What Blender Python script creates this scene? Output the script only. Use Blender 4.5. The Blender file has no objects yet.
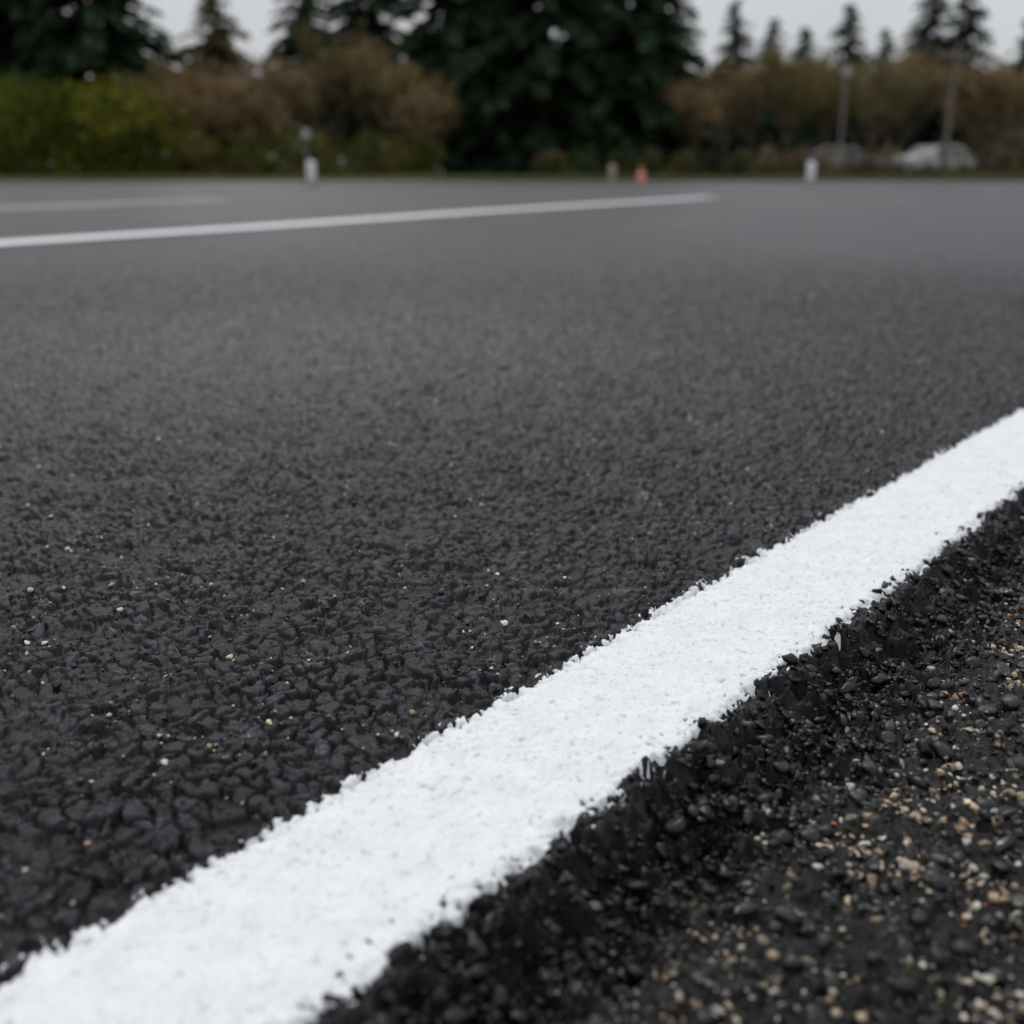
import bpy, math, random
import numpy as np
rng=np.random.default_rng(7); random.seed(7)
S=bpy.context.scene
H_CAM=0.32
# ---------------------------------------------------------------- helpers
def sm(a,b,x):
    t=np.clip((x-a)/(b-a),0,1); return t*t*(3-2*t)
def hsh(ix,iy,seed):
    h=(ix.astype(np.int64)*374761393+iy.astype(np.int64)*668265263+seed*1442695041)&0xFFFFFFFF
    h=((h^(h>>13))*1274126177)&0xFFFFFFFF
    h=((h^(h>>16))*2246822519)&0xFFFFFFFF
    h=h^(h>>15)
    return (h&0xFFFFFF).astype(np.float64)/16777216.0
def vn(x,y,c,seed=0):
    x=x/c; y=y/c
    ix=np.floor(x); iy=np.floor(y); fx=x-ix; fy=y-iy
    fx=fx*fx*fx*(fx*(fx*6-15)+10); fy=fy*fy*fy*(fy*(fy*6-15)+10)
    a=hsh(ix,iy,seed); b=hsh(ix+1,iy,seed); cc=hsh(ix,iy+1,seed); d=hsh(ix+1,iy+1,seed)
    return ((a*(1-fx)+b*fx)*(1-fy)+(cc*(1-fx)+d*fx)*fy)*2-1
def worley(x,y,c,seed=0,j=.9):
    x=x/c; y=y/c
    ix=np.floor(x); iy=np.floor(y)
    f1=np.full(x.shape,9.); f2=np.full(x.shape,9.); idr=np.zeros(x.shape); ox=np.zeros(x.shape); oy=np.zeros(x.shape)
    for a in (-1,0,1):
        for b in (-1,0,1):
            cx=ix+a; cy=iy+b
            r1=hsh(cx,cy,seed); r2=hsh(cx,cy,seed+17)
            dx=x-(cx+.5+j*(r1-.5)); dy=y-(cy+.5+j*(r2-.5))
            d=np.sqrt(dx*dx+dy*dy)
            n=d<f1
            f2=np.where(n,f1,np.minimum(f2,d))
            f1=np.where(n,d,f1); idr=np.where(n,(r1*7.31+r2*3.17)%1,idr)
            ox=np.where(n,dx,ox); oy=np.where(n,dy,oy)
    return f1,f2,idr,ox,oy
def make_mesh(name,verts,faces,mat,attrs=None,smooth=False,parent=None):
    """faces: (n,k) int array"""
    me=bpy.data.meshes.new(name)
    verts=np.asarray(verts,dtype=np.float32); faces=np.asarray(faces,dtype=np.int32)
    n,k=faces.shape
    me.vertices.add(len(verts)); me.vertices.foreach_set('co',verts.ravel())
    me.loops.add(n*k); me.loops.foreach_set('vertex_index',faces.ravel())
    me.polygons.add(n); me.polygons.foreach_set('loop_start',np.arange(0,n*k,k,dtype=np.int32))
    if smooth: me.polygons.foreach_set('use_smooth',np.ones(n,dtype=bool))
    if attrs:
        for an,av in attrs.items():
            av=np.asarray(av,dtype=np.float32)
            if av.ndim==2:
                at=me.attributes.new(an,'FLOAT_COLOR','POINT'); at.data.foreach_set('color',av.ravel())
            else:
                at=me.attributes.new(an,'FLOAT','POINT'); at.data.foreach_set('value',av)
    me.update(calc_edges=True)
    me.materials.append(mat)
    ob=bpy.data.objects.new(name,me); S.collection.objects.link(ob)
    if parent: ob.parent=parent
    return ob
def new_mat(name):
    m=bpy.data.materials.new(name); m.use_nodes=True
    nt=m.node_tree; nt.nodes.clear()
    out=nt.nodes.new('ShaderNodeOutputMaterial'); b=nt.nodes.new('ShaderNodeBsdfPrincipled')
    nt.links.new(b.outputs[0],out.inputs[0])
    return m,nt,b
def N(nt,t,**kw):
    n=nt.nodes.new(t)
    for k,v in kw.items(): setattr(n,k,v)
    return n
def attr(nt,name): 
    return N(nt,'ShaderNodeAttribute',attribute_name=name)
def noise(nt,scale,detail=4,rough=.6):
    tc=N(nt,'ShaderNodeTexCoord'); n=N(nt,'ShaderNodeTexNoise')
    n.inputs['Scale'].default_value=scale; n.inputs['Detail'].default_value=detail; n.inputs['Roughness'].default_value=rough
    nt.links.new(tc.outputs['Object'],n.inputs['Vector']); return n
def ramp(nt,src,pts):
    r=N(nt,'ShaderNodeValToRGB'); e=r.color_ramp.elements
    while len(e)<len(pts): e.new(.5)
    for i,(p,c) in enumerate(pts):
        e[i].position=p; e[i].color=(*c,1)
    nt.links.new(src,r.inputs[0]); return r
def mixc(nt,fac,a,b,mode='MIX'):
    m=N(nt,'ShaderNodeMix',data_type='RGBA',blend_type=mode)
    for sck,v in ((m.inputs[0],fac),(m.inputs[6],a),(m.inputs[7],b)):
        if isinstance(v,(int,float)): sck.default_value=v
        elif isinstance(v,tuple): sck.default_value=(*v,1)
        else: nt.links.new(v,sck)
    return m.outputs[2]
# ---------------------------------------------------------------- road frame
DU=np.array([.6306,.7761]); DN=np.array([.7761,-.6306])
VL,VR=-.404,-.284          # edges of the painted line
def to_world(u,v):
    return u*DU[0]+v*DN[0], u*DU[1]+v*DN[1]
def surface(u,v):
    r=np.sqrt(u*u+v*v)
    lod=1-.45*sm(2.6,5.0,r)
    wu=u+.0034*vn(u,v,.009,1)+.0015*vn(u,v,.003,2); wv=v+.0034*vn(u,v,.009,3)+.0015*vn(u,v,.003,4)
    f1,f2,idr,ox,oy=worley(wu,wv,.0122,11,1.0)
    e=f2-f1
    g1,g2,gid,gx,gy=worley(wu,wv,.0058,23,1.0)
    e2=g2-g1
    crack=np.clip(.95+.7*vn(u,v,.024,5),.35,1.45)
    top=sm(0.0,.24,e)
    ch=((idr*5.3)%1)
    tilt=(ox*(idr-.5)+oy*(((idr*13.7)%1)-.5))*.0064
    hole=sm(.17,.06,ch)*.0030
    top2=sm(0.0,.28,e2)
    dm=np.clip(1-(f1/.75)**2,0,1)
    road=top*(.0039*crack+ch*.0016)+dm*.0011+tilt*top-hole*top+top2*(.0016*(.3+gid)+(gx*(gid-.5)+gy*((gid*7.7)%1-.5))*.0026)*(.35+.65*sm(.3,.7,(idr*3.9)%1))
    lf=.0010*vn(u,v,.035,6)+.0016*vn(u,v,.14,7)+.0006*vn(u,v,.0038,8)+.00042*vn(u,v,.0020,9)
    road=road-.0062
    ew=np.minimum(v-VL,VR-v)
    ins=sm(-.001,.010,ew)
    roadh=road*(1-.86*ins)+lf*(1-.5*ins)
    # shoulder
    dome=np.clip(1-(f1/.62)**2,0,1)**.6
    dome2=np.clip(1-(g1/.6)**2,0,1)**.6
    sh=dome*.0038*(.2+ch)+dome2*.0026*(.3+gid)+.0026*vn(u,v,.03,31)+.004*vn(u,v,.11,32)+lf
    # broken tar band
    rid=1-np.abs(vn(u,v,.014,41)); rid2=1-np.abs(vn(u,v,.006,42)); rid3=1-np.abs(vn(u,v,.0027,45))
    band=(rid-.6)*.015+(rid2-.6)*.0076+(rid3-.6)*.0028+dome*.0035*ch+.006*vn(u,v,.024,43)
    vj=v+.009*vn(u,v,.03,51)+.005*vn(u,v,.010,52)+.002*vn(u,v,.004,53)
    prof=-.020*sm(-.288,-.230,vj)-.007*np.exp(-((vj+.245)/.022)**2)
    wb=sm(-.290,-.272,vj)*(1-sm(-.228,-.185,vj))
    ws=sm(-.228,-.185,vj)
    wr=1-sm(-.290,-.272,vj)
    h=(roadh*wr+band*wb+sh*ws)*lod+prof
    tone=np.clip(.02+.46*top*(.5+.5*ch)+.26*top2*top-.3*hole/.0030,0,1)*wr+(.08+.12*ch)*wb+(.22+.4*dome*ch)*ws  # cracks and holes darker: bitumen colour plus some crevice shadow painted in
    tan=(((gid*57.3)%1)>.91)*sm(.5,.3,g1)*ws
    return h,tone,tan,e,ws,top
def axis(lo_far,lo,hi,hi_far,step,prop,fine_to):
    """graded axis: fixed step in [lo,hi], growing with distance outside"""
    out=list(np.arange(lo,hi,step)); x=out[-1]
    while x<hi_far:
        k=prop if abs(x)<fine_to else .06
        x+=max(step,abs(x)*k); out.append(x)
    x=lo; low=[]
    while x>lo_far:
        k=prop if abs(x)<fine_to else .06
        x-=max(step,abs(x)*k) ; low.append(x)
    return np.array(low[::-1]+out)
ua=np.concatenate([[-60,-30,-15,-7,-3,-1.5,-.8,-.4,-.2,-.1,-.05,-.02],axis(0,.02,.46,75,.00105,.0025,4.5)])
ua=np.unique(ua)
va=axis(-75,-.44,-.03,-.03,.00105,.0025,4.5)
va=np.concatenate([va,va[-1]+np.cumsum(.0015*1.03**np.arange(1,160))])
va=va[va<4.0]
U,V=np.meshgrid(ua,va,indexing='ij')
print('grid',U.shape)
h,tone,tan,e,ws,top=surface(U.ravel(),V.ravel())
X,Y=to_world(U.ravel(),V.ravel())
nu,nv=U.shape
idx=np.arange(nu*nv).reshape(nu,nv)
F=np.stack([idx[:-1,:-1],idx[1:,:-1],idx[1:,1:],idx[:-1,1:]],-1)
F=F[...,::-1]
vmid=(va[:-1]+va[1:])/2
rr=np.sqrt(U.ravel()**2+V.ravel()**2); far=sm(1.5,3.5,rr)
P=np.stack([X,Y,h],1)
def subset(mask_v,name,mat,Pz=None,extra=None,fmask=None):
    f=F[:,mask_v,:].reshape(-1,4)
    if fmask is not None: f=f[fmask(f)]
    used=np.unique(f); remap=np.full(nu*nv,-1,dtype=np.int64); remap[used]=np.arange(len(used))
    at={k:a[used] for k,a in (extra or {}).items()}
    return make_mesh(name,(Pz if Pz is not None else P)[used],remap[f],mat,at,smooth=True)
f0=F[0,0]; a=P[f0[1]]-P[f0[0]]; b=P[f0[2]]-P[f0[1]]
if np.cross(a,b)[2]<0: F=F[...,::-1]

# ---------------------------------------------------------------- materials
def asphalt_mat(name,lo,mid,hi,tan_c,rough,spec):
    m,nt,b=new_mat(name)
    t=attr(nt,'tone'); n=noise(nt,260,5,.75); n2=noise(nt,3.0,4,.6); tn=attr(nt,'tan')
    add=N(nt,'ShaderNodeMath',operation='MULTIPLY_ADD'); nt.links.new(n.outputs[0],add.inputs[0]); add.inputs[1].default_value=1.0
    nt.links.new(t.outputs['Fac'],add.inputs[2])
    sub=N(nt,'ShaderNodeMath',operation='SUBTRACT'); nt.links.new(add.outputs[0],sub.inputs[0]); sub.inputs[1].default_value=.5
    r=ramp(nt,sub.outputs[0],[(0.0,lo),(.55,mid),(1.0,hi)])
    c=mixc(nt,tn.outputs['Fac'],r.outputs[0],tan_c)
    r2=ramp(nt,n2.outputs[0],[(.3,(.9,.9,.9)),(.7,(1.08,1.08,1.08))])
    c=mixc(nt,1.0,c,r2.outputs[0],'MULTIPLY')
    # every aggregate stone has its own shade, a few are pale
    tc=N(nt,'ShaderNodeTexCoord'); vc=N(nt,'ShaderNodeTexVoronoi',feature='F1'); vc.inputs['Scale'].default_value=120
    nt.links.new(tc.outputs['Object'],vc.inputs['Vector'])
    sx=N(nt,'ShaderNodeSeparateXYZ'); nt.links.new(vc.outputs['Color'],sx.inputs[0])
    r3=ramp(nt,sx.outputs[0],[(0,(.55,.55,.56)),(.6,(1.0,1.0,1.0)),(.93,(1.7,1.7,1.7)),(.97,(3.6,3.5,3.3))])
    c=mixc(nt,1.0,c,r3.outputs[0],'MULTIPLY')
    nt.links.new(c,b.inputs['Base Color']); b.inputs['Specular IOR Level'].default_value=spec
    rr=ramp(nt,n.outputs[0],[(.3,(rough-.14,)*3),(.7,(rough+.14,)*3)])
    nt.links.new(rr.outputs[0],b.inputs['Roughness'])
    nb=noise(nt,600,5,.7); 
    vo=N(nt,'ShaderNodeTexVoronoi',feature='F1'); vo.inputs['Scale'].default_value=78
    nt.links.new(tc.outputs['Object'],vo.inputs['Vector'])
    fa=attr(nt,'far')
    inv=N(nt,'ShaderNodeMath',operation='MULTIPLY'); nt.links.new(vo.outputs['Distance'],inv.inputs[0]); nt.links.new(fa.outputs['Fac'],inv.inputs[1])
    b1=N(nt,'ShaderNodeBump'); b1.invert=True; b1.inputs['Strength'].default_value=.9; b1.inputs['Distance'].default_value=.009
    nt.links.new(inv.outputs[0],b1.inputs['Height'])
    b2=N(nt,'ShaderNodeBump'); b2.inputs['Strength'].default_value=.9; b2.inputs['Distance'].default_value=.0010
    nt.links.new(nb.outputs[0],b2.inputs['Height']); nt.links.new(b1.outputs[0],b2.inputs['Normal'])
    nt.links.new(b2.outputs[0],b.inputs['Normal'])
    return m
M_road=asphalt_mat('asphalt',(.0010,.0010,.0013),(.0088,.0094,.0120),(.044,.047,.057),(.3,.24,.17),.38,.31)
M_sh=asphalt_mat('tar_gravel',(.0011,.0011,.0012),(.0060,.0058,.0059),(.040,.036,.032),(.34,.26,.18),.36,.25)
m,nt,b=new_mat('road_paint'); M_paint=m
n=noise(nt,420,5,.75); n2=noise(nt,45,4,.6); w=attr(nt,'wear')
r=ramp(nt,n.outputs[0],[(.30,(.26,.26,.26)),(.385,(.74,.75,.765)),(.7,(.84,.85,.865))])
r2=ramp(nt,n2.outputs[0],[(.3,(.89,.89,.89)),(.65,(1,1,1))])
c=mixc(nt,1.0,r.outputs[0],r2.outputs[0],'MULTIPLY')
c=mixc(nt,w.outputs['Fac'],c,(.10,.10,.10))
nt.links.new(c,b.inputs['Base Color']); b.inputs['Roughness'].default_value=.6; b.inputs['Specular IOR Level'].default_value=.35
bp=N(nt,'ShaderNodeBump'); bp.inputs['Strength'].default_value=.5; bp.inputs['Distance'].default_value=.0009
nb=noise(nt,700,4,.6); nt.links.new(nb.outputs[0],bp.inputs['Height']); nt.links.new(bp.outputs[0],b.inputs['Normal'])
def vcol_mat(name,rough=.8,spec=.3,nscale=800,amt=.35):
    m,nt,b=new_mat(name); a=attr(nt,'col'); n=noise(nt,nscale,3,.6)
    r=ramp(nt,n.outputs[0],[(.3,(1-amt,)*3),(.7,(1+amt,)*3)])
    c=mixc(nt,1.0,a.outputs['Color'],r.outputs[0],'MULTIPLY'); nt.links.new(c,b.inputs['Base Color'])
    b.inputs['Roughness'].default_value=rough; b.inputs['Specular IOR Level'].default_value=spec
    if nscale>100:
        nb=noise(nt,900,3,.6); bp=N(nt,'ShaderNodeBump'); bp.inputs['Strength'].default_value=.6; bp.inputs['Distance'].default_value=.0005
        nt.links.new(nb.outputs[0],bp.inputs['Height']); nt.links.new(bp.outputs[0],b.inputs['Normal'])
    return m
M_stone=vcol_mat('loose_stone',.7,.4)
M_crumb=vcol_mat('tar_crumb',.28,.40)
M_fol=vcol_mat('foliage',.8,.1,nscale=1.5,amt=.3)

# ---------------------------------------------------------------- road + shoulder + line
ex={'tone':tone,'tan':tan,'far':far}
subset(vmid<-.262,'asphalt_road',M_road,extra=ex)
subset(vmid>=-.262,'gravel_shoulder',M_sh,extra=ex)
u_,v_=U.ravel(),V.ravel()
nl=.0028*vn(u_,v_,.009,61)+.0022*vn(u_,v_,.0035,62)+.0012*vn(u_,v_,.0021,60)+.0015*vn(u_,v_,.05,63)
nr=.0046*vn(u_,v_,.012,64)+.0032*vn(u_,v_,.005,65)+.0018*vn(u_,v_,.0024,68)+.0026*vn(u_,v_,.04,66)
d_e=np.minimum(v_-VL+nl,VR-v_+nr)
crev=(1-sm(0,.18,e))*(1-sm(.0,.011,d_e))
spat=sm(.46,.58,vn(u_,v_,.0036,67)*.7+vn(u_,v_,.0019,69)*.5)*sm(-.014,-.002,d_e)*(d_e<.001)
pit=sm(.50,.76,vn(u_,v_,.0040,71)*.6+vn(u_,v_,.0019,72)*.5)*(1-.5*sm(.0,.035,VR-v_))
t=np.clip(d_e/.0022,-1,1)*.0008-crev*.0013-pit*.0013+spat*.0013
Pp=P.copy(); Pp[:,2]+=t
wear=np.clip(pit*.6+crev*.35,0,1)
mv=(vmid>VL-.016)&(vmid<VR+.020)
subset(mv,'white_edge_line',M_paint,Pz=Pp,extra={'wear':wear},fmask=lambda f:(t[f].max(1)>-.0004))

# ---------------------------------------------------------------- loose stones
def ico(sub):
    import bmesh
    bm=bmesh.new(); bmesh.ops.create_icosphere(bm,subdivisions=sub,radius=1)
    v=np.array([x.co[:] for x in bm.verts]); f=np.array([[q.index for q in x.verts] for x in bm.faces]); bm.free(); return v,f
IV,IF=ico(2)
def stones(name,us,vs,size,cols,mat,sink=.3,angular=.3,smooth=False,cuts=6):
    n=len(us); hz=surface(us,vs)[0]; x,y=to_world(us,vs)
    base=[]
    for k in range(32):
        d=1+angular*rng.standard_normal(len(IV))*.5
        vv=IV*d[:,None]
        for q in range(cuts):
            nrm=rng.standard_normal(3); nrm/=np.linalg.norm(nrm); dd=vv@nrm; lim=rng.uniform(.38,.75)
            vv=vv-np.clip(dd-lim,0,None)[:,None]*nrm
        base.append(vv*1.15*np.array([1,rng.uniform(.6,1),rng.uniform(.45,.85)]))
    base=np.array(base)
    pick=rng.integers(0,32,n); ang=rng.uniform(0,2*math.pi,n); tl=rng.uniform(-.6,.6,n)
    v=base[pick]*size[:,None,None]
    ct,st=np.cos(tl),np.sin(tl)
    v=np.stack([v[...,0]*ct[:,None]+v[...,2]*st[:,None],v[...,1],-v[...,0]*st[:,None]+v[...,2]*ct[:,None]],-1)
    ca,sa=np.cos(ang),np.sin(ang)
    v=np.stack([v[...,0]*ca[:,None]-v[...,1]*sa[:,None],v[...,0]*sa[:,None]+v[...,1]*ca[:,None],v[...,2]],-1)
    v+=np.stack([x,y,hz+size*(.6-sink)],-1)[:,None,:]
    f=(IF[None]+(np.arange(n)*len(IV))[:,None,None]).reshape(-1,3)
    col=np.repeat(np.concatenate([cols,np.ones((n,1))],1),len(IV),0)
    return make_mesh(name,v.reshape(-1,3),f,mat,{'col':col},smooth=smooth)
def scatter(dens,umin,umax,vmin,vmax,keep=None):
    n=int(dens*(umax-umin)*(vmax-vmin)); u=rng.uniform(umin,umax,n); v=rng.uniform(vmin,vmax,n)
    if keep is not None:
        k=rng.random(n)<keep(u,v); u,v=u[k],v[k]
    return u,v
TAN=np.array([[.46,.34,.23],[.56,.46,.34],[.66,.60,.50],[.30,.21,.14],[.36,.15,.06],[.58,.53,.46],[.22,.20,.18]])
def tcol(n):
    c=TAN[rng.choice(len(TAN),n,p=[.25,.24,.17,.12,.04,.1,.08])]; return c*rng.uniform(.7,1.1,(n,1))
us,vs=scatter(52000,.15,2.4,-.240,.18,lambda u,v: sm(-.236,-.19,v+.02*vn(u,v,.03,82))*np.clip(.26+1.0*vn(u,v,.028,81),.07,1)/(1+np.maximum(0,u-1.0)*1.2))
sz=np.clip(rng.lognormal(math.log(.00098),.5,len(us)),.0004,.0036)
stones('loose_gravel',us,vs,sz,tcol(len(us)),M_stone,.0,.3)
us,vs=scatter(80000,.12,2.2,-.292,-.19,lambda u,v: np.exp(-((v+.243)/.034)**2)/(1+np.maximum(0,u-.8)))
sz=np.clip(rng.lognormal(math.log(.0019),.5,len(us)),.0008,.0062)
c=np.array([.0046,.0046,.0049])*rng.uniform(.4,2.0,(len(us),1))
stones('tar_crumbs',us,vs,sz,c,M_crumb,.35,.5)
us,vs=scatter(24000,.15,2.4,-.21,.18)
sz=np.clip(rng.lognormal(math.log(.0020),.55,len(us)),.0007,.0075)
c=np.array([.0115,.0109,.0107])*rng.uniform(.3,2.8,(len(us),1))
stones('shoulder_stones',us,vs,sz,c,M_crumb,.4,.35)
us,vs=scatter(24000,.05,1.7,-1.5,-.405,lambda u,v: (u*u+v*v<2.2)*np.clip(.45+.6*vn(u,v,.03,93),.1,1)*((u*.6306+v*.7761)<.42))
sz=np.clip(rng.lognormal(math.log(.0011),.4,len(us)),.0006,.0030)
c=np.array([.0145,.0152,.0178])*rng.uniform(.3,2.8,(len(us),1))
stones('road_aggregate',us,vs,sz,c,M_crumb,.45,.4)
us,vs=scatter(7500,.0,3.4,-3.2,-.41,lambda u,v: np.clip(.18+.9*vn(u,v,.06,91),.08,1))
tp=surface(us,vs)[5]; k=tp>.6; us,vs=us[k],vs[k]
sz=np.clip(rng.lognormal(math.log(.00085),.5,len(us)),.0004,.0028)
stones('road_grit',us,vs,sz,np.clip(tcol(len(us))*1.25,0,.8),M_stone,.0,.3)

# ---------------------------------------------------------------- distant markings
def strip(name,pts,w,z,mat,wearv=.0):
    pts=np.array(pts,float); ts=np.linspace(0,1,len(pts)); tt=np.linspace(0,1,40)
    c=np.stack([np.interp(tt,ts,pts[:,0]),np.interp(tt,ts,pts[:,1])],1)
    d=np.gradient(c,axis=0); d/=np.linalg.norm(d,axis=1)[:,None]; nn=np.stack([d[:,1],-d[:,0]],1)
    v=np.concatenate([np.c_[c+nn*w/2,np.full(40,z)],np.c_[c-nn*w/2,np.full(40,z)]])
    f=[[i,i+1,41+i,40+i] for i in range(39)]; f=np.array(f)
    a=v[f[0]]; 
    if np.cross(a[1]-a[0],a[2]-a[1])[2]<0: f=f[:,::-1]
    return make_mesh(name,v,f,mat,{'wear':np.full(len(v),wearv)})
th=math.atan((512-172)/1098.); FP=1098.
def ground(px,py):
    v=(512-py)/FP; k=H_CAM/(math.sin(th)-v*math.cos(th)); return ((px-512)/FP*k,(math.cos(th)+v*math.sin(th))*k)
strip('white_lane_line',[ground(-60,248.5),ground(0,244),ground(250,228),ground(480,212),ground(712,197.5)],.29,.006,M_paint,.0)
strip('white_lane_line',[ground(-120,214),ground(0,209),ground(225,200)],.45,.006,M_paint,.6)

# ---------------------------------------------------------------- far ground
m,nt,b=new_mat('grass'); M_grass=m
n=noise(nt,1.2,6,.7); r=ramp(nt,n.outputs[0],[(.3,(.035,.04,.018)),(.55,(.06,.07,.025)),(.75,(.085,.07,.04))]); nt.links.new(r.outputs[0],b.inputs['Base Color']); b.inputs['Roughness'].default_value=1; b.inputs['Specular IOR Level'].default_value=0
def sheet(name,xs,ys,zf,mat):
    XX,YY=np.meshgrid(xs,ys,indexing='ij'); ZZ=zf(XX,YY)
    i=np.arange(XX.size).reshape(XX.shape)
    f=np.stack([i[:-1,:-1],i[1:,:-1],i[1:,1:],i[:-1,1:]],-1).reshape(-1,4)
    return make_mesh(name,np.stack([XX,YY,ZZ],-1).reshape(-1,3),f,mat,smooth=True)
sheet('ground',np.linspace(-900,900,60),np.linspace(-300,1500,60),lambda x,y:np.full(x.shape,-.12),M_grass)
sheet('grass_verge',np.linspace(-110,110,160),np.linspace(44,130,60),lambda x,y:.02+.14*sm(44,50,y)+.05*vn(x,y,5.,3),M_grass)
def G(px,D): return (px-512)*.00087*D
# ---------------------------------------------------------------- vegetation
class B:
    def __init__(s): s.v=[];s.f=[];s.c=[];s.n=0
    def add(s,v,f,c):
        s.v.append(v); s.f.append(f+s.n); s.c.append(c); s.n+=len(v)
    def build(s,name,mat=None,loc=None):
        v=np.concatenate(s.v); f=np.concatenate(s.f); c=np.concatenate(s.c)
        c=np.concatenate([c,np.ones((len(c),1))],1)
        o=make_mesh(name,v,f,mat or M_fol,{'col':c}); 
        if loc: o.location=loc
        return o
def limb(b,p0,p1,r0,r1,col,k=6):
    p0=np.array(p0,float);p1=np.array(p1,float); d=p1-p0; d/=np.linalg.norm(d)+1e-9
    a=np.cross(d,[0,0,1] if abs(d[2])<.9 else [1,0,0]); a/=np.linalg.norm(a); c2=np.cross(d,a)
    an=np.arange(k)*2*math.pi/k; ring=np.cos(an)[:,None]*a+np.sin(an)[:,None]*c2
    v=np.concatenate([p0+ring*r0,p1+ring*r1]); i=np.arange(k); j=(i+1)%k
    b.add(v,np.stack([i,j,j+k,i+k],1),np.tile(np.array(col),(2*k,1)))
def leaves(b,pos,dirs,ln,wd,cols):
    n=len(pos); dirs=dirs/(np.linalg.norm(dirs,axis=1)[:,None]+1e-9)
    r=rng.standard_normal((n,3)); side=np.cross(dirs,r); side/=np.linalg.norm(side,axis=1)[:,None]+1e-9
    a=pos; c=pos+dirs*ln[:,None]; m=pos+dirs*ln[:,None]*.45
    v=np.stack([a,m+side*wd[:,None]/2,c,m-side*wd[:,None]/2],1).reshape(-1,3)
    f=np.arange(4*n).reshape(n,4); b.add(v,f,np.repeat(cols,4,0))
def conifer(px,D,Ht,R,base=.12,dens=1.0,col=(.028,.048,.023),name='fir_tree',dx=0):
    b=B(); bark=(.05,.038,.03)
    segs=8; lean=rng.uniform(-.02,.02,2)*Ht
    for i in range(segs):
        a,c=i/segs,(i+1)/segs
        limb(b,[lean[0]*a*a,lean[1]*a*a,Ht*a],[lean[0]*c*c,lean[1]*c*c,Ht*c],.022*Ht*(1-a)**.8+.02,.022*Ht*(1-c)**.8+.015,bark,8)
    nb=int(150*dens*(Ht/14)); 
    for i in range(nb):
        t=base+(1-base)*(i+rng.random())/nb; z=Ht*t; az=rng.uniform(0,2*math.pi)
        rel=(t-base)/(1-base)
        L=R*(min(1,(1-rel)*1.05+.03))**.85*rng.uniform(.6,1.12)*(.75+.25*min(1,rel*6))
        rise=.25*rel-.12; droop=.28
        K=max(4,int(L*5)); s=np.linspace(.12,1,K)
        px_=np.cos(az)*L*s; py_=np.sin(az)*L*s; pz_=z+L*(rise*s-droop*s*s)
        pts=np.stack([px_+lean[0]*t*t,py_+lean[1]*t*t,pz_],1)
        limb(b,[lean[0]*t*t,lean[1]*t*t,z],pts[-1],.012*L+.012,.006,bark,3)
        q=5; pp=np.repeat(pts,q,0); n=len(pp); out=np.tile([math.cos(az),math.sin(az),-.25],(n,1))
        sd=np.tile([-math.sin(az),math.cos(az),0],(n,1))*rng.choice([-1,1],n)[:,None]
        d=out*rng.uniform(.3,1,(n,1))+sd*rng.uniform(.2,1.1,(n,1))+rng.standard_normal((n,3))*.25
        d[:,2]-=rng.uniform(0,.5,n)
        ln=np.clip((.25+.42*(1-np.repeat(s,q)*.5))*(.5+.14*L),.3,1.0)*rng.uniform(.7,1.3,n)
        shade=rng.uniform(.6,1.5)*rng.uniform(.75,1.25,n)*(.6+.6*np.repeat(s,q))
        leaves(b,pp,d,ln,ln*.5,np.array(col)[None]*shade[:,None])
    return b.build(name,loc=(G(px,D)+dx,D,0.0))
def bare_tree(px,D,Ht,W,col=(.085,.06,.038),n=2600,name='bare_tree',twl=.55):
    b=B(); bark=np.array([.12,.095,.07]); tips=[]
    def rec(p,d,L,r,lv):
        e_=p+d*L; limb(b,p,e_,r,r*.62,bark*rng.uniform(.8,1.2),5 if lv<2 else 3)
        if lv>=2: tips.append((p,e_))
        if lv>=4: return
        for k in range(rng.integers(2,5)):
            nd=d+rng.standard_normal(3)*(.42 if lv else .5)*np.array([W/Ht*1.9,W/Ht*1.9,.6]); nd[2]=abs(nd[2])*.9+.2; nd/=np.linalg.norm(nd)
            rec(p+d*L*rng.uniform(.6,1),nd,L*rng.uniform(.62,.88),r*.6,lv+1)
    for q in range(3):
        a=rng.uniform(0,6.3); d=np.array([math.cos(a)*.35*W/Ht,math.sin(a)*.35*W/Ht,1.]); d/=np.linalg.norm(d)
        rec(np.array([math.cos(a)*.2,math.sin(a)*.2,0]),d,Ht*.3,.014*Ht,0)
    T0=np.array([t_[0] for t_ in tips]);T1=np.array([t_[1] for t_ in tips])
    k=rng.integers(0,len(T0),n); s=rng.random((n,1)); pos=T0[k]*(1-s)+T1[k]*s+rng.standard_normal((n,3))*.2
    d=(T1-T0)[k]; d=d/np.linalg.norm(d,axis=1)[:,None]+rng.standard_normal((n,3))*.55; d[:,2]+=.3
    ln=rng.uniform(.5,1.3,n)*twl; hue=rng.uniform(.6,1.4,(n,1)); 
    cc=np.array(col)[None]*hue
    pos[:,2]=np.abs(pos[:,2])
    leaves(b,pos,d,ln,ln*.13,cc)
    return b.build(name,loc=(G(px,D),D,0))
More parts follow.
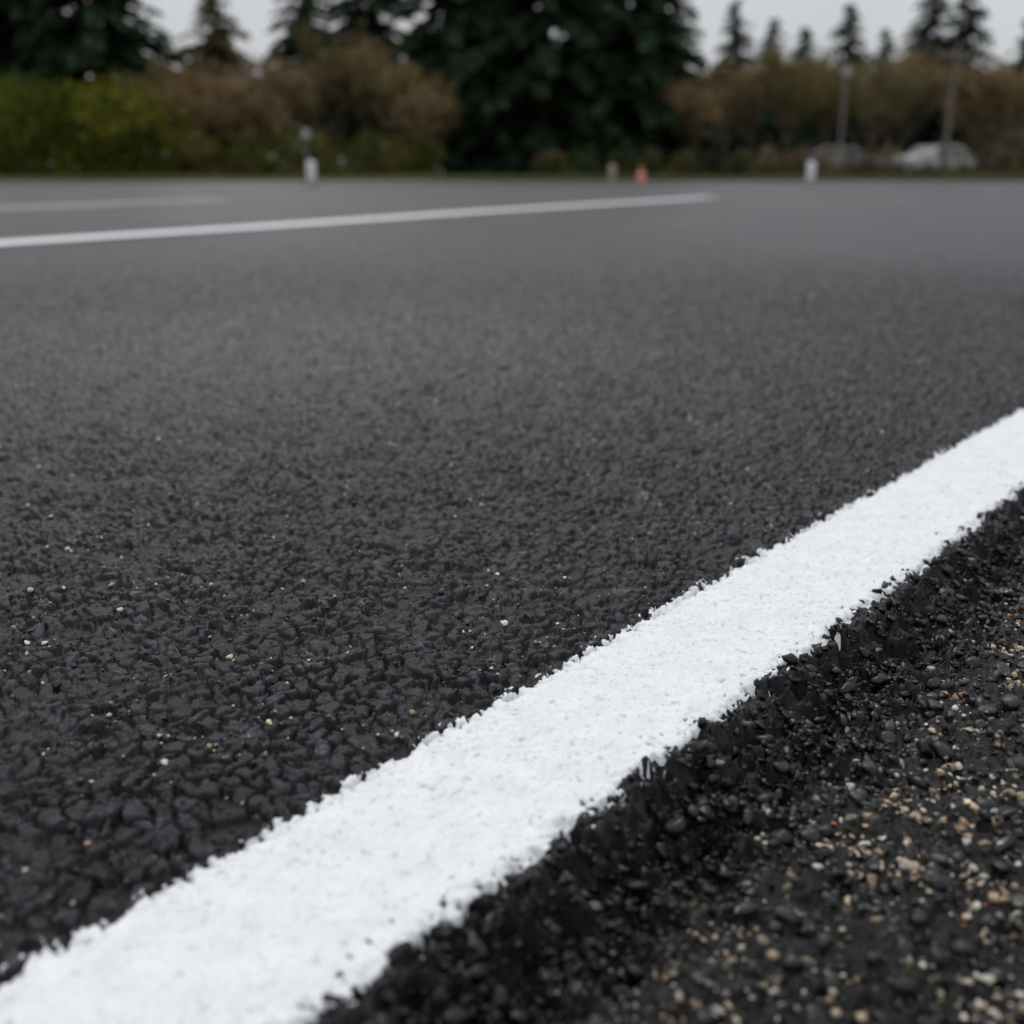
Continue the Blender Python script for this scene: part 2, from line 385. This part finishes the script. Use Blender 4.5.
def bush(px0,px1,D,Ht,cols,n,name,leaf=.22,depth=2.5,wd=.55):
    b=B(); x0,x1=G(px0,D),G(px1,D); W=x1-x0
    lob=[]; k=max(3,int(W/1.3))
    for i in range(k*3):
        xx=rng.uniform(0,W); r=rng.uniform(.7,1.3)*Ht*.33; z=rng.uniform(.1,1)*(Ht-r)
        if i%3==0: z=r*.4; xx=W*(i/(k*3.))
        if i%3==1 : z=(Ht-r*1.05)*rng.uniform(.82,1.04); xx=W*((i+.5)/(k*3.))
        lob.append((xx,rng.uniform(-depth/2,depth/2),z,r,rng.uniform(.55,1.35),rng.integers(0,len(cols))))
    for l in lob[::2]:
        limb(b,[l[0],l[1],0],[l[0]+rng.uniform(-.3,.3),l[1],max(.4,l[2])],.05,.02,(.05,.04,.03),4)
    L=np.array([l[:4] for l in lob]); sh=np.array([l[4] for l in lob]); ci=np.array([l[5] for l in lob])
    q=rng.integers(0,len(lob),n); d=rng.standard_normal((n,3)); d/=np.linalg.norm(d,axis=1)[:,None]
    pos=L[q,:3]+d*(L[q,3]*rng.uniform(.55,1.08,n))[:,None]*np.array([1.15,1,1]); pos[:,2]=np.abs(pos[:,2])
    dd=d+rng.standard_normal((n,3))*.7
    cc=np.array(cols)[ci[q]]*(sh[q]*rng.uniform(.65,1.35,n))[:,None]
    ln=leaf*rng.uniform(.6,1.4,n); leaves(b,pos,dd,ln,ln*wd,cc)
    return b.build(name,loc=(x0,D,0))
for a in [(-70,66,17,5.5,.2),(15,63,18,6.2,.2),(112,60,17,5.0,.22),(312,80,15.5,4.6,.2),(376,74,17,5.0,.15),
          (450,62,18,5.4,.09),(545,60,19,6.2,.06),(632,62,17.5,5.2,.05),(500,84,20,6,.05),(590,86,20,6.5,.05),(60,80,19,6,.1),(655,80,16,5,.05)]:
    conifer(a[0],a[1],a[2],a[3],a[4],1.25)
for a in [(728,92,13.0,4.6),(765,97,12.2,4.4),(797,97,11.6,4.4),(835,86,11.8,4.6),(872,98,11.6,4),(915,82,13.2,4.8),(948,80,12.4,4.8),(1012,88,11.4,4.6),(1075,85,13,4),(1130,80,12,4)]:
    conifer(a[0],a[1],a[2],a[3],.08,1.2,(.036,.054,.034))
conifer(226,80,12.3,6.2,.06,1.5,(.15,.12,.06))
BR=[(.25,.175,.09),(.22,.175,.075),(.27,.195,.105),(.19,.155,.07)]
for px,D,Hh,W in [(175,57,6.0,3),(205,62,6.4,3.2),(245,58,5.8,3),(285,60,7.0,3.6),(325,62,8.6,4),(362,60,8.2,3.8),(402,58,6.8,3),(432,56,4.6,2.4),
                  (695,60,5.6,3),(722,66,7.4,3),(755,68,8.0,3.4),(790,66,8.0,3.2),(822,70,8.4,3.4),(862,66,7.6,3.2),(892,70,8.2,3.4),(955,70,6.8,3.2),(985,66,7.2,3.2),(1018,64,7.0,3),(1060,64,7,3),(1110,62,7,3)]:
    bare_tree(px,D,Hh,W,BR[rng.integers(0,4)],2300)
HG=[(.145,.16,.015),(.105,.125,.014),(.175,.175,.02),(.055,.07,.015)]
bush(-120,165,54,4.6,HG,19000,'hedge',.24,3)
bush(160,440,55,2.2,[(.16,.125,.045),(.12,.12,.03),(.10,.11,.02)],7000,'shrub',.22,2,.35)
bush(540,760,54,1.3,[(.07,.09,.03),(.12,.10,.045),(.05,.06,.03)],5500,'shrub',.2,2,.45)
bush(750,900,58,1.5,[(.22,.15,.085),(.18,.125,.075),(.14,.12,.06)],4000,'shrub',.25,2,.25)
bush(965,1150,56,2.6,[(.22,.14,.09),(.18,.12,.075),(.14,.12,.06)],4500,'shrub',.25,2,.3)
bush(-400,1500,104,8.2,[(.17,.13,.08),(.15,.13,.07),(.09,.10,.055),(.19,.14,.085)],42000,'tree_line',.9,8,.4)

# ---------------------------------------------------------------- street furniture & vehicles
def plain(name,c,rough=.5,metal=0):
    m,nt,b=new_mat(name); n=noise(nt,8,4,.6); r=ramp(nt,n.outputs[0],[(.3,tuple(x*.85 for x in c)),(.7,c)]); nt.links.new(r.outputs[0],b.inputs['Base Color'])
    b.inputs['Roughness'].default_value=rough; b.inputs['Metallic'].default_value=metal; return m
M_w=plain('white_plastic',(.85,.85,.84)); M_r=plain('red_reflector',(.5,.06,.03),.35); M_o=plain('orange_plastic',(.75,.13,.03)); M_bk=plain('black_rubber',(.02,.02,.02),.7)
M_st=plain('galvanised_steel',(.26,.25,.24),.6,.2); M_lh=plain('lamp_housing',(.42,.42,.41),.5); M_tan=plain('timber',(.38,.28,.19),.8); M_cw=plain('white_car_paint',(.46,.465,.475),.45); M_cg=plain('grey_car_paint',(.24,.25,.26),.35)
M_gl=plain('car_glass',(.03,.035,.04),.15); M_wood=plain('weathered_wood',(.20,.165,.14),.85)
def empty(name,loc,rz=0):
    o=bpy.data.objects.new(name,None); S.collection.objects.link(o); o.location=loc; o.rotation_euler[2]=rz; return o
def lathe(name,prof,mat,parent,k=20,loc=(0,0,0)):
    prof=np.array(prof,float); an=np.arange(k)*2*math.pi/k
    v=np.stack([np.outer(prof[:,0],np.cos(an)),np.outer(prof[:,0],np.sin(an)),np.repeat(prof[:,1:2],k,1)],-1).reshape(-1,3)+np.array(loc)
    f=[[i*k+j,i*k+(j+1)%k,(i+1)*k+(j+1)%k,(i+1)*k+j] for i in range(len(prof)-1) for j in range(k)]
    return make_mesh(name,v,np.array(f),mat,parent=parent)
def delineator(px,py):
    x,y=ground(px,py); p=empty('delineator_post',(x,y,0))
    lathe('base',[(0,.0),(.15,.0),(.15,.03),(.08,.05),(.0,.05)],M_bk,p)
    lathe('post',[(.095,.045),(.098,.12),(.098,.50),(.08,.56),(0,.58)],M_w,p)
    lathe('reflector_band',[(.1005,.10),(.1005,.15)],M_r,p)
delineator(312,186.5); delineator(810,185.5)
def cone(px,py):
    x,y=ground(px,py); p=empty('traffic_cone',(x,y,0))
    lathe('base',[(0,.0),(.26,.0),(.26,.035),(.18,.05)],M_o,p,8)
    lathe('cone',[(.17,.04),(.125,.20)],M_o,p); lathe('stripe',[(.126,.20),(.105,.27)],M_w,p); lathe('cone_top',[(.105,.27),(.045,.46),(0,.47)],M_o,p)
cone(641,181)
x,y=ground(612,181); p=empty('timber_bollard',(x,y,0)); lathe('post',[(.12,0),(.12,.5),(.09,.58),(0,.6)],M_tan,p,12); lathe('cap',[(.125,.44),(.13,.46),(.125,.48)],M_w,p,12)
def box(name,lo,hi,mat,parent,bev=.02):
    import bmesh
    bm=bmesh.new(); bmesh.ops.create_cube(bm,size=1)
    for v in bm.verts:
        v.co=[lo[i]+(hi[i]-lo[i])*(v.co[i]+.5) for i in range(3)]
    bmesh.ops.bevel(bm,geom=list(bm.edges),offset=bev,segments=2,affect='EDGES')
    me=bpy.data.meshes.new(name); bm.to_mesh(me); bm.free(); me.materials.append(mat)
    o=bpy.data.objects.new(name,me); S.collection.objects.link(o); o.parent=parent; return o
def car(px,D,mat,rz):
    p=empty('parked_car',(G(px,D),D,.16),rz)
    side=[(-2.2,.35),(-2.25,.75),(-2.1,.98),(-1.2,1.02),(-.55,1.45),(1.1,1.5),(1.85,1.1),(2.2,1.02),(2.25,.6),(2.2,.35)]
    def extrude(name,prof,w,m_,inset=0):
        k=len(prof); v=[]
        for s_ in (-1,1):
            for (a,b_) in prof:
                ww=w*(1-.14*max(0,(b_-.95)/.55)); v.append((a,s_*ww,b_))
        me=bpy.data.meshes.new(name); fs=[list(range(k))[::-1],list(range(k,2*k))]+[[i,(i+1)%k,(i+1)%k+k,i+k] for i in range(k)]
        me.from_pydata(v,[],fs); me.materials.append(m_); o=bpy.data.objects.new(name,me); S.collection.objects.link(o); o.parent=p
        bv=o.modifiers.new('b','BEVEL'); bv.width=.05; bv.segments=2
        return o
    extrude('body',side,.88,mat)
    extrude('side_windows',[(-.95,1.06),(-.5,1.38),(1.0,1.42),(1.55,1.08)],.897,M_gl)
    for a,b_,nm in (((-1.22,1.03),(-.6,1.44),'windscreen'),((1.2,1.47),(1.82,1.13),'rear_window')):
        v=[(a[0],-.74,a[1]+.02),(a[0],.74,a[1]+.02),(b_[0],.68,b_[1]+.02),(b_[0],-.68,b_[1]+.02)]
        me=bpy.data.meshes.new(nm); me.from_pydata(v,[],[[0,1,2,3]]); me.materials.append(M_gl); o=bpy.data.objects.new(nm,me); S.collection.objects.link(o); o.parent=p
    for i,(wx,wy) in enumerate(((-1.4,.8),(1.4,.8),(-1.4,-.8),(1.4,-.8))):
        o=lathe('wheel_%d'%(i+1),[(0,-.11),(.2,-.12),(.33,-.1),(.33,.1),(.2,.12),(0,.11)],M_bk,p); o.location=(wx,wy,.33); o.rotation_euler[0]=math.pi/2
car(932,61,M_cw,.5); car(842,63,M_cg,2.9)
bush(880,975,58,.6,[(.17,.12,.06),(.12,.09,.05)],1300,'shrub',.2,1.2,.3)
def pole(px,D,Hh,lamp):
    p=empty('street_lamp' if lamp else 'utility_pole',(G(px,D),D,.1))
    if lamp:
        lathe('pole',[(.12,0),(.10,.4),(.065,.5),(.045,Hh)],M_st,p)
        o=lathe('arm',[(.04,0),(.03,.5)],M_st,p); o.location=(0,0,Hh-.05); o.rotation_euler=(0,math.radians(80),0)
        box('lamp_head',(-.22,-.2,Hh-.35),(.22,.2,Hh+.1),M_lh,p,.08)
    else:
        lathe('pole',[(.13,0),(.08,Hh)],M_wood,p); box('crossarm',(-1,-.05,Hh-.6),(1,.05,Hh-.48),M_wood,p,.01)
        for i in range(4): lathe('insulator_%d'%(i+1),[(.03,0),(.05,.06),(.02,.12),(0,.13)],M_w,p,10,(-.85+i*.56,0,Hh-.48))
pole(838,60,5.2,True); pole(943,60,6.4,False)
x,y=G(308,50),50; p=empty('road_sign',(x,y,.1)); lathe('post',[(.03,0),(.03,1.95)],M_st,p,10); box('sign_face',(-.17,-.06,1.6),(.17,-.045,2.0),M_lh,p,.004)

# ---------------------------------------------------------------- light
w=bpy.data.worlds.new('World'); S.world=w; w.use_nodes=True; nt=w.node_tree; nt.nodes.clear()
o=N(nt,'ShaderNodeOutputWorld'); bg=N(nt,'ShaderNodeBackground'); nt.links.new(bg.outputs[0],o.inputs[0])
sky=N(nt,'ShaderNodeTexSky',sky_type='NISHITA'); sky.sun_disc=False; sky.sun_elevation=math.radians(52); sky.sun_rotation=math.radians(-15)
sky.air_density=1; sky.dust_density=4
tc=N(nt,'ShaderNodeTexCoord'); sp=N(nt,'ShaderNodeSeparateXYZ'); nt.links.new(tc.outputs['Generated'],sp.inputs[0])
cl=N(nt,'ShaderNodeTexNoise'); cl.inputs['Scale'].default_value=2.2; cl.inputs['Detail'].default_value=5; nt.links.new(tc.outputs['Generated'],cl.inputs['Vector'])
g=ramp(nt,sp.outputs['Z'],[(0.0,(6.7,6.9,7.2)),(.25,(7.4,7.65,8.0)),(1.0,(11.4,11.75,12.3))])
cr=ramp(nt,cl.outputs[0],[(.3,(.90,.90,.91)),(.7,(1.07,1.07,1.06))])
c=mixc(nt,1.0,g.outputs[0],cr.outputs[0],'MULTIPLY')
c=mixc(nt,.9,sky.outputs[0],c)
nt.links.new(c,bg.inputs['Color']); bg.inputs['Strength'].default_value=.09
sl=bpy.data.lights.new('sun','SUN'); sl.energy=1.1; sl.angle=math.radians(11); sl.color=(1,.97,.94)
so=bpy.data.objects.new('sun',sl); S.collection.objects.link(so)
az=math.radians(-15); el=math.radians(52)
from mathutils import Vector
sd=Vector((math.sin(az)*math.cos(el),math.cos(az)*math.cos(el),math.sin(el)))
so.rotation_euler=sd.to_track_quat('Z','Y').to_euler()
S.view_settings.view_transform='Standard'; S.view_settings.look='None'; S.view_settings.exposure=0
# ---------------------------------------------------------------- camera
cd=bpy.data.cameras.new('camera'); co=bpy.data.objects.new('camera',cd); S.collection.objects.link(co); S.camera=co
cd.sensor_width=36; cd.lens=36*FP/1024; cd.clip_start=.02; cd.clip_end=4000
co.location=(0,0,H_CAM); co.rotation_euler=(math.pi/2-th,0,0)
cd.dof.use_dof=True; cd.dof.focus_distance=.78; cd.dof.aperture_fstop=4.6; cd.dof.aperture_blades=0
